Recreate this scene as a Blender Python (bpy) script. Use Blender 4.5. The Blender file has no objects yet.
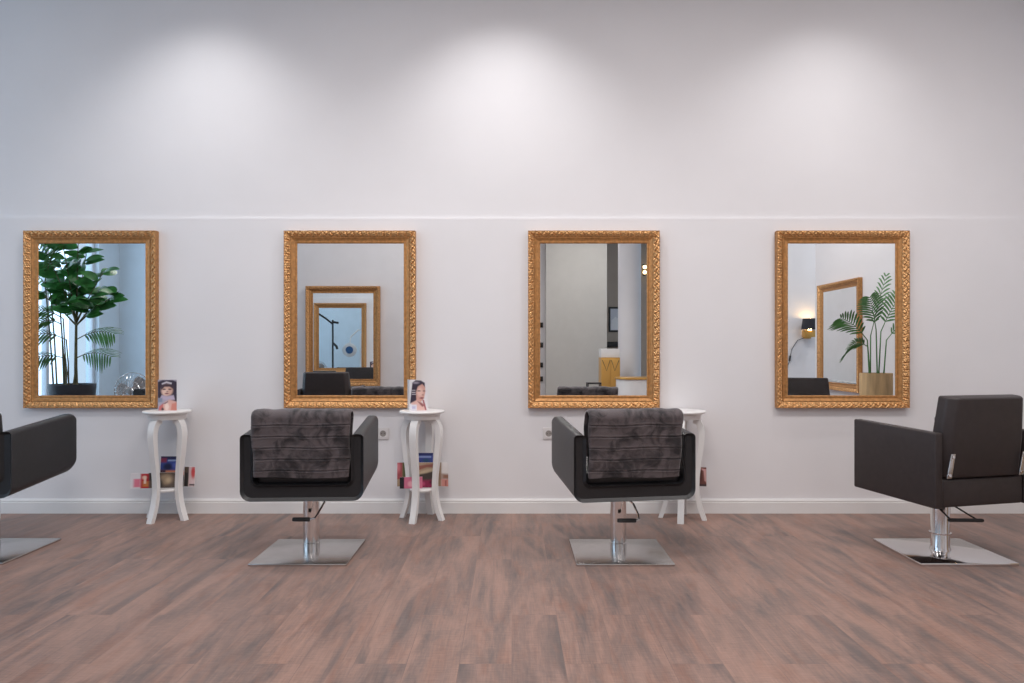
import bpy, bmesh, math, random
from mathutils import Vector, Matrix
random.seed(7)
PI = math.pi
S = bpy.context.scene
C = S.collection

# ------------------------------------------------------------------ camera, world, exposure, lights
F = 711.0                      # focal length in pixels of the 1024 wide frame
H = 1.13                       # eye height
WY = 4.93                      # face of the mirror wall
YG = WY - 0.016                # mirror glass plane
cam_d = bpy.data.cameras.new('camera'); cam = bpy.data.objects.new('camera', cam_d); C.objects.link(cam)
cam.location = (0, 0, H); cam.rotation_euler = (PI/2, 0, 0)
cam_d.sensor_width = 36; cam_d.lens = 36*F/1024; cam_d.shift_y = 8.5/1024; cam_d.clip_start = 0.05
S.camera = cam
S.view_settings.view_transform = 'Standard'; S.view_settings.look = 'None'
S.view_settings.gamma = 1; S.view_settings.use_curve_mapping = False
S.view_settings.exposure = 0.08
W = bpy.data.worlds.new('daylight'); S.world = W; W.use_nodes = True
bg = W.node_tree.nodes['Background']; bg.inputs[0].default_value = (0.62, 0.80, 1.0, 1); bg.inputs[1].default_value = 0.95

def light(name, kind, loc, energy, color, target=None, **kw):
    d = bpy.data.lights.new(name, kind); o = bpy.data.objects.new(name, d); C.objects.link(o)
    o.location = loc; d.energy = energy; d.color = color
    if target is not None:
        o.rotation_euler = (Vector(target)-Vector(loc)).to_track_quat('-Z', 'Y').to_euler()
    for k, v in kw.items(): setattr(d, k, v)
    return o
# three wall-washing ceiling spots (their pools of light are on the upper wall)
SPOTS = [(-2.10, 63), (-0.06, 75), (2.17, 46)]
for sx, e in SPOTS:
    light('spot_lamp', 'SPOT', (sx, 4.17, 3.875), e, (1.0, 0.99, 0.995), (sx, 4.17+0.18, 2.84), spot_size=math.radians(104), spot_blend=1.0, shadow_soft_size=0.06)
# unseen area lights added under the ceiling as ambient fill
for lx, ly, e in ((-2.2, 2.6, 15), (-0.2, 2.5, 40), (2.4, 2.5, 44), (-0.2, 0.2, 48), (1.6, -2.6, 46), (4.8, 1.6, 28), (-4.3, 0.3, 26)):
    light('fill_panel', 'AREA', (lx, ly, 3.84), e, (1.0, 0.945, 0.925), (lx, ly, 0), shape='RECTANGLE', size=1.2, size_y=0.6)
# daylight through the shop window in the left wall
light('window_daylight', 'AREA', (-6.75, 1.6, 2.0), 95, (0.54, 0.76, 1.0), (-2.0, 1.6, 2.0), shape='RECTANGLE', size=5.2, size_y=3.4)

# ------------------------------------------------------------------ helpers
def tag(o, label=None, cat=None, group=None, kind=None):
    if label: o['label'] = label
    if cat: o['category'] = cat
    if group: o['group'] = group
    if kind: o['kind'] = kind
    return o
def thing(name, label, cat, loc=(0, 0, 0), rz=0, group=None):
    o = bpy.data.objects.new(name, None); C.objects.link(o); o.empty_display_size = 0.1
    o.location = loc; o.rotation_euler = (0, 0, rz)
    return tag(o, label, cat, group)

class MB:
    """collects shapes into one bmesh, built as ONE object"""
    def __init__(self): self.bm = bmesh.new(); self.mi = 0
    def _take(self, vs):
        for f in {f for v in vs for f in v.link_faces}: f.material_index = self.mi
        return vs
    def face(self, pts, mi=None):
        f = self.bm.faces.new([self.bm.verts.new(p) for p in pts]); f.material_index = self.mi if mi is None else mi
        return f
    def box(self, c, s, rot=None, bevel=0, seg=2):
        b2 = bmesh.new(); bmesh.ops.create_cube(b2, size=1)
        for v in b2.verts: v.co = Vector((v.co.x*s[0], v.co.y*s[1], v.co.z*s[2]))
        if bevel: bmesh.ops.bevel(b2, geom=b2.edges[:], offset=bevel, segments=seg, affect='EDGES', profile=0.5)
        M = Matrix.Translation(c) @ (rot.to_4x4() if rot is not None else Matrix())
        self._merge(b2, M)
    def _merge(self, b2, M=Matrix()):
        vm = {}
        for v in b2.verts: vm[v] = self.bm.verts.new(M @ v.co)
        for f in b2.faces:
            try:
                g = self.bm.faces.new([vm[v] for v in f.verts]); g.material_index = self.mi
            except ValueError: pass
        b2.free()
    def loft(self, rings, closed=True, caps=True):
        R = [[self.bm.verts.new(p) for p in r] for r in rings]
        n = len(R[0])
        for a, b in zip(R, R[1:]):
            for i in range(n if closed else n-1):
                j = (i+1) % n
                f = self.bm.faces.new((a[i], a[j], b[j], b[i])); f.material_index = self.mi
        if caps and closed:
            for r, rev in ((R[0], True), (R[-1], False)):
                try:
                    f = self.bm.faces.new(list(reversed(r)) if rev else r); f.material_index = self.mi
                except ValueError: pass
        return R
    def lathe(self, prof, c=(0, 0, 0), seg=32, caps=True):
        self.loft([[(c[0]+r*math.cos(2*PI*i/seg), c[1]+r*math.sin(2*PI*i/seg), c[2]+z) for i in range(seg)] for r, z in prof], True, caps)
    def tube(self, pts, r, seg=8, caps=True, flat=None):
        pts = [Vector(p) for p in pts]; n = len(pts)
        rs = r if isinstance(r, (list, tuple)) else [r]*n
        rings = []; up = None
        for i, p in enumerate(pts):
            t = (pts[min(i+1, n-1)]-pts[max(i-1, 0)]).normalized()
            if up is None:
                up = Vector((0, 0, 1)) if abs(t.z) < 0.9 else Vector((1, 0, 0))
            u = (up - t*up.dot(t)).normalized(); w = t.cross(u); up = u
            rings.append([p + (u*math.cos(2*PI*k/seg)+w*math.sin(2*PI*k/seg)*(flat or 1))*rs[i] for k in range(seg)])
        self.loft(rings, True, caps)
    def sphere(self, c, r, u=16, v=10, s=(1, 1, 1)):
        prof = []
        rings = []
        for j in range(v+1):
            a = -PI/2 + PI*j/v; rr = max(math.cos(a), 0.002)*r; z = math.sin(a)*r
            rings.append([(c[0]+rr*s[0]*math.cos(2*PI*i/u), c[1]+rr*s[1]*math.sin(2*PI*i/u), c[2]+z*s[2]) for i in range(u)])
        self.loft(rings)
    def build(self, name, mats, parent=None, bevel=0, seg=3, angle=35, smooth=True, ang_bevel=28):
        bm = self.bm
        bmesh.ops.recalc_face_normals(bm, faces=bm.faces[:])
        if bevel:
            es = [e for e in bm.edges if e.is_manifold and e.calc_face_angle(0) > math.radians(ang_bevel)]
            bmesh.ops.bevel(bm, geom=es, offset=bevel, segments=seg, affect='EDGES', profile=0.5, clamp_overlap=True)
        for f in bm.faces: f.smooth = smooth
        for e in bm.edges:
            e.smooth = not (e.is_manifold and e.calc_face_angle(0) > math.radians(angle))
        me = bpy.data.meshes.new(name); bm.to_mesh(me); bm.free()
        for m in (mats if isinstance(mats, (list, tuple)) else [mats]): me.materials.append(m)
        o = bpy.data.objects.new(name, me); C.objects.link(o)
        if parent is not None: o.parent = parent
        return o

def V(px, py, zv):            # a point the mirror wall reflects: virtual depth zv -> its real place in the room
    return Vector(((px-512)/F*zv, 2*YG-zv, H-(py-350)/F*zv))
def P(px, py, y):             # a point at depth y
    return Vector(((px-512)/F*y, y, H-(py-350)/F*y))

# ------------------------------------------------------------------ materials
def mat(name, col, rough=0.5, metal=0.0, noise=0, nscale=8, bump=0, bscale=200, emit=None, estr=0, coat=0, sheen=0, spec=0.5, stretch=(1, 1, 1), dark=0.6):
    m = bpy.data.materials.new(name); m.use_nodes = True
    nt = m.node_tree; b = nt.nodes['Principled BSDF']
    b.inputs['Base Color'].default_value = (*col, 1); b.inputs['Roughness'].default_value = rough
    b.inputs['Metallic'].default_value = metal; b.inputs['Coat Weight'].default_value = coat
    b.inputs['Specular IOR Level'].default_value = spec
    b.inputs['Sheen Weight'].default_value = sheen
    if emit: b.inputs['Emission Color'].default_value = (*emit, 1); b.inputs['Emission Strength'].default_value = estr
    tc = nt.nodes.new('ShaderNodeTexCoord'); mp = nt.nodes.new('ShaderNodeMapping'); mp.inputs['Scale'].default_value = stretch
    nt.links.new(tc.outputs['Object'], mp.inputs[0])
    if noise or noise == 0:
        n = nt.nodes.new('ShaderNodeTexNoise'); n.inputs['Scale'].default_value = nscale; n.inputs['Detail'].default_value = 4
        nt.links.new(mp.outputs[0], n.inputs['Vector'])
        r = nt.nodes.new('ShaderNodeValToRGB')
        a = max(noise, 0.03)
        r.color_ramp.elements[0].position = 0.3; r.color_ramp.elements[1].position = 0.7
        r.color_ramp.elements[0].color = (*[c*(1-a*dark) for c in col], 1); r.color_ramp.elements[1].color = (*[min(1, c*(1+a*(1-dark)*1.2)) for c in col], 1)
        nt.links.new(n.outputs['Fac'], r.inputs[0]); nt.links.new(r.outputs[0], b.inputs['Base Color'])
    if bump:
        n2 = nt.nodes.new('ShaderNodeTexNoise'); n2.inputs['Scale'].default_value = bscale; n2.inputs['Detail'].default_value = 3
        nt.links.new(mp.outputs[0], n2.inputs['Vector'])
        bp = nt.nodes.new('ShaderNodeBump'); bp.inputs['Strength'].default_value = bump; bp.inputs['Distance'].default_value = 0.003
        nt.links.new(n2.outputs['Fac'], bp.inputs['Height']); nt.links.new(bp.outputs[0], b.inputs['Normal'])
    return m

M = {}
M['wall'] = mat('white_wall_paint', (0.80, 0.785, 0.795), 0.9, noise=0.04, nscale=1.5, spec=0.2)
M['white'] = mat('white_lacquer', (0.82, 0.81, 0.80), 0.35)
M['ceil'] = mat('ceiling_paint', (0.52, 0.50, 0.49), 0.9)
M['beige'] = mat('beige_wall_paint', (0.56, 0.545, 0.51), 0.9)
M['taupe'] = mat('taupe_wall_paint', (0.43, 0.345, 0.28), 0.9)
M['gold'] = mat('gold_leaf', (0.50, 0.245, 0.085), 0.45, 0.45, noise=0.45, nscale=45, bump=0.25, bscale=160)
M['gold2'] = mat('pale_gold_leaf', (0.66, 0.36, 0.15), 0.36, 0.6, noise=0.5, nscale=70, bump=0.3, bscale=220)
M['brass'] = mat('brass', (0.66, 0.37, 0.10), 0.35, 0.6)
M['daylight_tint'] = mat('wall_blue_daylight_tint', (0.60, 0.72, 0.81), 0.9)  # blue of the window daylight put into the left and rear wall colour
M['mirror'] = mat('mirror_silver', (0.90, 0.925, 0.93), 0.0, 1.0)
M['mirror'].node_tree.nodes['Principled BSDF'].inputs['Roughness'].default_value = 0.0
M['leather'] = mat('black_leather', (0.016, 0.016, 0.018), 0.42, noise=0.2, nscale=30, bump=0.12, bscale=420)
M['brown'] = mat('dark_brown_leather', (0.032, 0.024, 0.024), 0.5, noise=0.2, nscale=30, bump=0.1, bscale=420)
M['chrome'] = mat('chrome', (0.78, 0.77, 0.77), 0.10, 1.0)
M['steel'] = mat('brushed_steel', (0.60, 0.585, 0.57), 0.27, 1.0, noise=0.12, nscale=18)
M['blackp'] = mat('black_plastic', (0.012, 0.012, 0.013), 0.4)
M['grey'] = mat('grey_plastic', (0.42, 0.42, 0.42), 0.4)
M['trunk'] = mat('green_brown_stem', (0.13, 0.12, 0.06), 0.7, noise=0.5, nscale=20)
M['leaf'] = mat('dark_green_leaf', (0.06, 0.26, 0.06), 0.35, noise=0.7, nscale=9)
M['leaf2'] = mat('palm_green_leaf', (0.075, 0.215, 0.06), 0.45, noise=0.6, nscale=7)
M['planter'] = mat('dark_planter', (0.022, 0.024, 0.032), 0.45)
M['soil'] = mat('potting_soil', (0.03, 0.02, 0.013), 0.95, noise=0.6, nscale=40, bump=0.6, bscale=60)
M['woodpot'] = mat('pale_spruce_wood', (0.50, 0.33, 0.16), 0.6, noise=0.55, nscale=5, stretch=(5, 5, 0.7))
M['socket'] = mat('socket_plastic', (0.74, 0.71, 0.70), 0.35)
M['dark'] = mat('socket_recess', (0.30, 0.27, 0.25), 0.5)
def flat(n, c, r=0.45): return mat(n, c, r)
M['skin'] = flat('print_skin', (0.72, 0.46, 0.38)); M['skin2'] = flat('print_skin_shadow', (0.56, 0.33, 0.27))
M['hair'] = flat('print_dark_hair', (0.06, 0.045, 0.065)); M['hair2'] = flat('print_hair_sheen', (0.17, 0.14, 0.18))
M['lips'] = flat('print_lips', (0.42, 0.12, 0.13)); M['scarf'] = flat('print_lilac_scarf', (0.55, 0.47, 0.56))
M['paper'] = flat('white_paper', (0.82, 0.80, 0.80)); M['rose'] = flat('print_rose', (0.74, 0.34, 0.30))
M['peach'] = flat('print_peach', (0.80, 0.58, 0.48))
M['pgrey'] = flat('print_pale_grey', (0.62, 0.62, 0.66))
M['red'] = flat('print_red', (0.52, 0.02, 0.03)); M['pink'] = flat('print_pink', (0.75, 0.22, 0.32)); M['blue'] = flat('print_blue', (0.05, 0.09, 0.35))
M['navy'] = flat('print_navy', (0.02, 0.03, 0.11)); M['orange'] = flat('print_orange', (0.58, 0.24, 0.13)); M['brownp'] = flat('print_brown', (0.13, 0.085, 0.06))
M['tan'] = flat('print_tan', (0.42, 0.30, 0.20)); M['magenta'] = flat('print_magenta', (0.30, 0.02, 0.10)); M['sky'] = flat('print_light_blue', (0.22, 0.30, 0.55))
M['char'] = flat('print_charcoal', (0.03, 0.03, 0.035)); M['teal'] = flat('print_teal', (0.04, 0.16, 0.20)); M['wine'] = flat('print_wine', (0.33, 0.07, 0.07))
M['gold_p'] = flat('print_ochre', (0.55, 0.36, 0.12))
M['winframe'] = mat('blue_grey_window_frame', (0.60, 0.68, 0.75), 0.4)
M['shade'] = mat('black_lamp_shade', (0.012, 0.013, 0.02), 0.7)
M['glow'] = mat('warm_bulb', (1, 0.8, 0.5), 0.4, emit=(1.0, 0.72, 0.36), estr=5)
M['bluep'] = mat('blue_plastic', (0.03, 0.12, 0.30), 0.35)

# window glass: clear, lets the daylight through, with a faint reflection
g = bpy.data.materials.new('window_glass'); g.use_nodes = True; nt = g.node_tree; nt.nodes.clear()
out = nt.nodes.new('ShaderNodeOutputMaterial'); mx = nt.nodes.new('ShaderNodeMixShader'); tr = nt.nodes.new('ShaderNodeBsdfTransparent'); gl = nt.nodes.new('ShaderNodeBsdfGlossy')
mx.inputs[0].default_value = 0.06; gl.inputs['Roughness'].default_value = 0.02
nt.links.new(tr.outputs[0], mx.inputs[1]); nt.links.new(gl.outputs[0], mx.inputs[2]); nt.links.new(mx.outputs[0], out.inputs[0])
M['glass'] = g

# laminate floor: long planks running to the mirror wall, blue-grey wear over pinkish brown
def floor_mat():
    m = bpy.data.materials.new('laminate_planks'); m.use_nodes = True; nt = m.node_tree; b = nt.nodes['Principled BSDF']; L = nt.links.new
    tc = nt.nodes.new('ShaderNodeTexCoord')
    def mapping(sc, rot=(0, 0, 0), loc=(0, 0, 0)):
        n = nt.nodes.new('ShaderNodeMapping'); n.inputs['Scale'].default_value = sc; n.inputs['Rotation'].default_value = rot; n.inputs['Location'].default_value = loc
        L(tc.outputs['Object'], n.inputs[0]); return n
    def noise(mp, sc, det=4, rough=0.55, dist=0):
        n = nt.nodes.new('ShaderNodeTexNoise'); n.inputs['Scale'].default_value = sc; n.inputs['Detail'].default_value = det; n.inputs['Roughness'].default_value = rough
        n.inputs['Distortion'].default_value = dist; L(mp, n.inputs['Vector']); return n
    def mix(kind, a, bb, fac):
        n = nt.nodes.new('ShaderNodeMix'); n.data_type = 'RGBA'; n.blend_type = kind
        for s, v in ((n.inputs[6], a), (n.inputs[7], bb), (n.inputs[0], fac)):
            if hasattr(v, 'links'): L(v, s)
            elif isinstance(v, tuple): s.default_value = (*v, 1)
            else: s.default_value = v
        return n.outputs[2]
    def ramp(src, p0, p1, c0=(0, 0, 0), c1=(1, 1, 1)):
        n = nt.nodes.new('ShaderNodeValToRGB'); n.color_ramp.elements[0].position = p0; n.color_ramp.elements[1].position = p1
        n.color_ramp.elements[0].color = (*c0, 1); n.color_ramp.elements[1].color = (*c1, 1); L(src, n.inputs[0]); return n.outputs[0]
    br = nt.nodes.new('ShaderNodeTexBrick'); br.offset = 0.37; br.inputs['Color1'].default_value = (0, 0, 0, 1); br.inputs['Color2'].default_value = (1, 1, 1, 1)
    br.inputs['Mortar'].default_value = (0.5, 0.5, 0.5, 1)
    br.inputs['Scale'].default_value = 1; br.inputs['Brick Width'].default_value = 1.28; br.inputs['Row Height'].default_value = 0.19; br.inputs['Mortar Size'].default_value = 0.0012
    L(mapping((1, 1, 1), (0, 0, PI/2)).outputs[0], br.inputs['Vector'])
    # each plank shifts its own grain
    add = nt.nodes.new('ShaderNodeVectorMath'); add.operation = 'MULTIPLY_ADD'; add.inputs[1].default_value = (0.35, 0.6, 0)
    L(br.outputs['Color'], add.inputs[0]); L(tc.outputs['Object'], add.inputs[2])
    def mp2(sc):
        n = nt.nodes.new('ShaderNodeMapping'); n.inputs['Scale'].default_value = sc; L(add.outputs[0], n.inputs[0]); return n.outputs[0]
    big = ramp(noise(mp2((6.0, 1.15, 1)), 1.0, 6, 0.62, 0.9).outputs['Fac'], 0.385, 0.625)
    mid = ramp(noise(mp2((22, 2.6, 1)), 1.0, 5, 0.65, 0.4).outputs['Fac'], 0.33, 0.7)
    red = ramp(noise(mp2((9, 2.0, 3)), 1.3, 4, 0.6, 0.6).outputs['Fac'], 0.50, 0.72)
    fine = ramp(noise(mp2((130, 5, 1)), 1.0, 4, 0.7).outputs['Fac'], 0.3, 0.7)
    saw = ramp(noise(mp2((16, 120, 1)), 1.0, 3, 0.6).outputs['Fac'], 0.35, 0.7)
    col = mix('MIX', (0.345, 0.218, 0.176), (0.145, 0.120, 0.114), big)
    col = mix('MIX', col, (0.27, 0.130, 0.090), mix('MULTIPLY', red, (0.6, 0.6, 0.6), 1.0))
    col = mix('MIX', col, (0.430, 0.268, 0.208), mix('MULTIPLY', mid, (0.38, 0.38, 0.38), 1.0))
    col = mix('MULTIPLY', col, ramp(fine, 0, 1, (0.72, 0.72, 0.73), (1.16, 1.15, 1.14)), 0.85)
    col = mix('MULTIPLY', col, ramp(saw, 0, 1, (0.84, 0.86, 0.88), (1.08, 1.08, 1.08)), 0.8)
    col = mix('MULTIPLY', col, ramp(br.outputs['Color'], 0, 1, (0.95, 0.96, 0.97), (1.04, 1.03, 1.02)), 1.0)
    col = mix('MIX', col, (0.14, 0.10, 0.09), mix('MULTIPLY', br.outputs['Fac'], (0.3, 0.3, 0.3), 1.0))
    L(col, b.inputs['Base Color'])
    rr = nt.nodes.new('ShaderNodeMapRange'); rr.inputs[3].default_value = 0.42; rr.inputs[4].default_value = 0.6; L(fine, rr.inputs[0]); L(rr.outputs[0], b.inputs['Roughness'])
    b.inputs['Specular IOR Level'].default_value = 0.5
    bp = nt.nodes.new('ShaderNodeBump'); bp.inputs['Strength'].default_value = 0.12; bp.inputs['Distance'].default_value = 0.002; L(saw, bp.inputs['Height']); L(bp.outputs[0], b.inputs['Normal'])
    return m
M['floor'] = floor_mat()

# ------------------------------------------------------------------ the setting
def struct(name, boxes, m, bevel=0):
    b = MB()
    for x0, x1, y0, y1, z0, z1 in boxes: b.box(((x0+x1)/2, (y0+y1)/2, (z0+z1)/2), (x1-x0, y1-y0, z1-z0))
    o = b.build(name, m, bevel=bevel, seg=2); o['kind'] = 'structure'; return o
XR = 3.69                      # right side wall
XL = -6.2                      # window wall
CZ = 3.9
struct('floor', [(XL-0.3, 6.3, -7.2, WY+0.3, -0.1, 0)], M['floor'])
struct('wall_front', [(XL-0.3, 6.3, WY+0.02, WY+0.3, 0, CZ), (XL-0.3, 6.3, WY, WY+0.02, 0, 2.042)], M['wall'])
struct('ceiling', [(XL-0.3, 6.3, -7.2, WY+0.3, CZ, CZ+0.1)], M['ceil'])
# skirting with a grooved cap
b = MB()
prof = [(0, 0), (-0.018, 0), (-0.018, 0.076), (-0.0145, 0.078), (-0.0145, 0.082), (-0.016, 0.084), (-0.016, 0.089), (-0.0115, 0.091), (-0.0115, 0.0945), (-0.009, 0.098), (0, 0.098)]
b.loft([[(x, WY+py-0.0005, z) for py, z in prof] for x in (XL, XR)])
o = b.build('baseboard_front', M['white'], angle=20); o['kind'] = 'structure'
struct('wall_right', [(XR+0.012, XR+0.2, 1.15, WY, 0, CZ), (XR, XR+0.012, 1.765, WY, 0, CZ)], M['wall'])
struct('wall_back', [(2.4, 6.0, 0.03, 0.23, 0, CZ)], M['wall'])
struct('wall_partition', [(-2.8, -1.1, 0.95, 1.1, 0, CZ)], M['wall'])
struct('wall_left', [(XL-0.2, XL, -1.6, -0.85, 0, CZ), (XL-0.2, XL, 3.9, WY, 0, CZ), (XL-0.2, XL, -0.85, 3.9, 0, 0.3), (XL-0.2, XL, -0.85, 3.9, 3.55, CZ)], M['daylight_tint'])
struct('wall_rear', [(XL, -1.0, -1.6, -1.4, 0, CZ)], M['daylight_tint'])
struct('wall_far', [(-1.2, 0.67, -4.6, -4.4, 0, CZ), (-1.2, -1.0, -4.4, -1.6, 0, CZ)], M['wall'])
struct('wall_beige', [(0.67, 1.87, -4.6, -4.17, 0, CZ)], M['beige'])
struct('wall_taupe', [(1.6, 6.0, -6.9, -6.67, 0, CZ)], M['taupe'])
b = MB()
for y in (-0.85+0.03, 0.23, 1.45, 2.67, 3.9-0.03): b.box((XL-0.1, y, 1.925), (0.07, 0.06, 3.25))
for z in (0.33, 3.52): b.box((XL-0.1, 1.525, z), (0.07, 4.75, 0.06))
o = b.build('window_1', M['winframe'], bevel=0.004, seg=2); o['kind'] = 'structure'
pn = MB(); pn.box((XL-0.1, 1.525, 1.925), (0.008, 4.63, 3.13)); p = pn.build('pane', M['glass'], o)
struct('trim_1', [(XL-0.19, XL+0.06, -0.85, 3.9, 0.28, 0.302)], M['white'])   # sill board

# ------------------------------------------------------------------ gilded mirrors
FW, FH, FB = 0.904, 1.206, 0.080
def rail_rings(prof, orn=None, n_per_m=170):
    """profile points (d from the inner edge, h off the wall) swept round the rectangle with mitred corners"""
    iw, ih = FW/2-FB, FH/2-FB
    sides = [((-iw, -ih), (1, 0), (0, -1), 2*iw), ((iw, -ih), (0, 1), (1, 0), 2*ih), ((iw, ih), (-1, 0), (0, 1), 2*iw), ((-iw, ih), (0, -1), (-1, 0), 2*ih)]
    rings = []
    for (ox, oz), (tx, tz), (nx, nz), L in sides:
        n = max(2, int(L*n_per_m)) if orn else 2
        for i in range(n):
            s = i/(n-1)
            ring = []
            for d, h in prof:
                a = -d + s*(L+2*d)              # mitre: longer rail further out
                hh = h + (orn(s*L, d, L) if orn else 0)
                ring.append((ox+tx*a+nx*d, -hh, oz+tz*a+nz*d))
            rings.append(ring)
    rings.append(rings[0])
    return rings
def mirror_meshes():
    pf = [(-0.004, 0.012), (-0.004, 0.019), (0.000, 0.0235), (0.004, 0.0245), (0.007, 0.0225), (0.010, 0.0205), (0.016, 0.0205), (0.024, 0.0235), (0.030, 0.0280), (0.033, 0.0305), (0.0355, 0.0305), (0.0375, 0.0265), (0.040, 0.0265), (0.040, 0.012)]
    f = MB(); f.loft(rail_rings(pf), True, False)
    po = [(0.070, 0.012), (0.0765, 0.044), (0.0785, 0.049), (0.080, 0.047), (0.080, 0.001), (0.070, 0.001)]
    f.loft(rail_rings(po), True, False)
    fo = f.build('frame', M['gold'], angle=30)
    D0, D1 = 0.0385, 0.0785
    def orn(a, d, L):
        t = (d-D0)/(D1-D0)
        env = math.sin(PI*min(max(t, 0), 1))**0.45
        per = L/round(L/0.044)
        c = a/per
        ph = c + 0.55*(t-0.5) + 0.30*math.sin(2*PI*t)
        w = ph-math.floor(ph)
        leaf = (1-w)**0.7*min(1, w*7)
        lobes = math.sin(2*PI*(2*c+0.9*t))*math.sin(2*PI*(1.5*t-0.1)) + 0.6*math.sin(2*PI*(3*c-1.7*t))
        return env*(0.0085*leaf+0.0038*lobes-0.002)
    pc = [(D0+(D1-D0)*k/20, 0.029+0.018*k/20+0.004*math.sin(PI*k/20)) for k in range(21)]
    cb = MB(); cb.loft(rail_rings(pc, orn, 300), False, False)
    co = cb.build('carved_band', M['gold2'], angle=60)
    gm = MB(); iw, ih = FW/2-FB+0.0035, FH/2-FB+0.0035
    gm.box((0, -0.013, 0), (2*iw, 0.006, 2*ih))
    go = gm.build('mirror_glass', M['mirror'], smooth=False)
    return fo, co, go
FR, CB, GL = mirror_meshes()
first = [True]
def mirror(loc, rz, label, sx=1.0, group='gilded mirrors'):
    t = thing('gilt_mirror', label, 'mirror', loc, rz, group); t.scale = (sx, 1, 1.011)
    if first[0]:
        f, c, g2 = FR, CB, GL; first[0] = False
    else:
        f, c, g2 = FR.copy(), CB.copy(), GL.copy()
        for q in (f, c, g2): C.objects.link(q)
    f.parent = t; g2.parent = t; c.parent = f
    return t
MZ = 1.341
mirror((-2.903, WY, MZ), 0, 'gilt framed wall mirror reflecting green house plants and a silver fan', 1.006)
mirror((-1.116, WY, MZ), 0, 'gilt framed wall mirror reflecting a second gilt mirror within it, behind a photo card')
mirror((0.563, WY, MZ), 0, 'gilt framed wall mirror reflecting a beige wall, white column and gold cabinet')
mirror((2.277, WY, MZ), 0, 'gilt framed wall mirror reflecting a potted palm and a black lamp', 1.008)
mirror((-2.065, 1.115, 1.30), PI-0.014, 'frontal gilt mirror on the opposite wall, seen reflected with a black chair before it')
mirror((XR, 1.84, 1.286), -PI/2, 'slanting gilt mirror on the side wall, seen reflected beside the potted palm', 1.12)

# ------------------------------------------------------------------ wall sockets
def socket(x, z, label):
    t = thing('wall_socket', label, 'socket', (x, WY, z), 0, 'wall sockets')
    b = MB(); b.box((0, -0.004, 0), (0.081, 0.008, 0.081)); b.build('cover_plate', M['socket'], t, bevel=0.003)
    b = MB()
    b.loft([[(r*math.cos(2*PI*i/28), y, r*math.sin(2*PI*i/28)) for i in range(28)] for r, y in ((0.028, -0.007), (0.028, -0.010), (0.0225, -0.010), (0.0215, -0.0083))], True, False)
    b.build('ring', M['socket'], t)
    b = MB()
    b.loft([[(r*math.cos(2*PI*i/28), y, r*math.sin(2*PI*i/28)) for i in range(28)] for r, y in ((0.0218, -0.0078), (0.0218, -0.0086))])
    b.build('recess', M['dark'], t)
    for s in (-1, 1):
        b = MB(); b.loft([[(s*0.0095+0.0028*math.cos(2*PI*i/12), y, 0.0028*math.sin(2*PI*i/12)) for i in range(12)] for y in (-0.0085, -0.0091)]); b.build('pin_hole', M['blackp'], t)
socket((383.2-512)/F*WY, H-(433.5-350)/F*WY, 'white wall socket right of the left towel-draped chair')
socket((548.6-512)/F*WY, H-(433.5-350)/F*WY, 'white wall socket half hidden by the left arm of the chair before the third mirror')

# ------------------------------------------------------------------ salon chairs
def inset(sec, d):
    """moves a counter-clockwise or clockwise section outline inwards by d"""
    n = len(sec); ar = sum(sec[i][0]*sec[(i+1) % n][1]-sec[(i+1) % n][0]*sec[i][1] for i in range(n)); sg = 1 if ar > 0 else -1
    out = []
    for i in range(n):
        p, q, r = Vector(sec[i-1]), Vector(sec[i]), Vector(sec[(i+1) % n])
        a = (q-p).normalized(); b = (r-q).normalized()
        na, nb = Vector((-a.y, a.x))*sg, Vector((-b.y, b.x))*sg
        m = (na+nb).normalized(); out.append(tuple(q+m*(d/max(0.4, m.dot(na)))))
    return out
def tub_shell(w, yb, yf, z0, zt, th, zi, sh, rc, re, dx=0):
    """U-shaped shell: arms and bottom in one; w half width, th arm thickness, zi inner floor, sh shear per metre"""
    def arc(cx, cz, r, a0, a1, n=6): return [(cx+r*math.cos(a0+(a1-a0)*i/n), cz+r*math.sin(a0+(a1-a0)*i/n)) for i in range(n+1)]
    ri, rt, rb = 0.03, 0.022, 0.016
    sec = arc(-w+rt, zt-rt, rt, PI/2, PI) + arc(-w+rc, z0+rc, rc, PI, 1.5*PI) + arc(w-rc, z0+rc, rc, 1.5*PI, 2*PI) + arc(w-rt, zt-rt, rt, 0, PI/2) + arc(w-th+rt, zt-rt, rt, PI/2, PI)
    sec += arc(w-th-ri, zi+ri, ri, 0, -PI/2) + arc(-w+th+ri, zi+ri, ri, -PI/2, -PI) + arc(-w+th-rt, zt-rt, rt, 0, PI/2)
    slices = [(yb+rb*(1-math.sin(PI/2*i/5)), rb*(1-math.cos(PI/2*(1-i/5)))) for i in range(6)]
    slices += [(yf-re+(re-rb)*i/4, 0) for i in range(5)] + [(yf-rb*(1-math.sin(PI/2*i/5)), rb*(1-math.cos(PI/2*i/5))) for i in range(1, 6)]
    rings = []
    for y, d in slices:
        k = min(max(0, y-(yf-re)), re); dz = re-math.sqrt(max(re*re-k*k, 0)); dz = min(dz, re*0.75)
        f = (zt-z0-2*dz)/(zt-z0)
        rings.append([(x+dx, y, z0+dz+(z-z0)*f+sh*(y-yb)) for x, z in (inset(sec, d) if d > 1e-5 else sec)])
    m = MB(); m.loft(rings); return m
def rounded_panel(w0, w1, h, t, m=None):
    """upright panel, bottom half width w0, top half width w1, from z=0 to h, thickness t centred on y"""
    m = m or MB()
    m.loft([[(-w0, -t/2, 0), (w0, -t/2, 0), (w0, t/2, 0), (-w0, t/2, 0)], [(-w1, -t/2, h), (w1, -t/2, h), (w1, t/2, h), (-w1, t/2, h)]])
    return m
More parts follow.
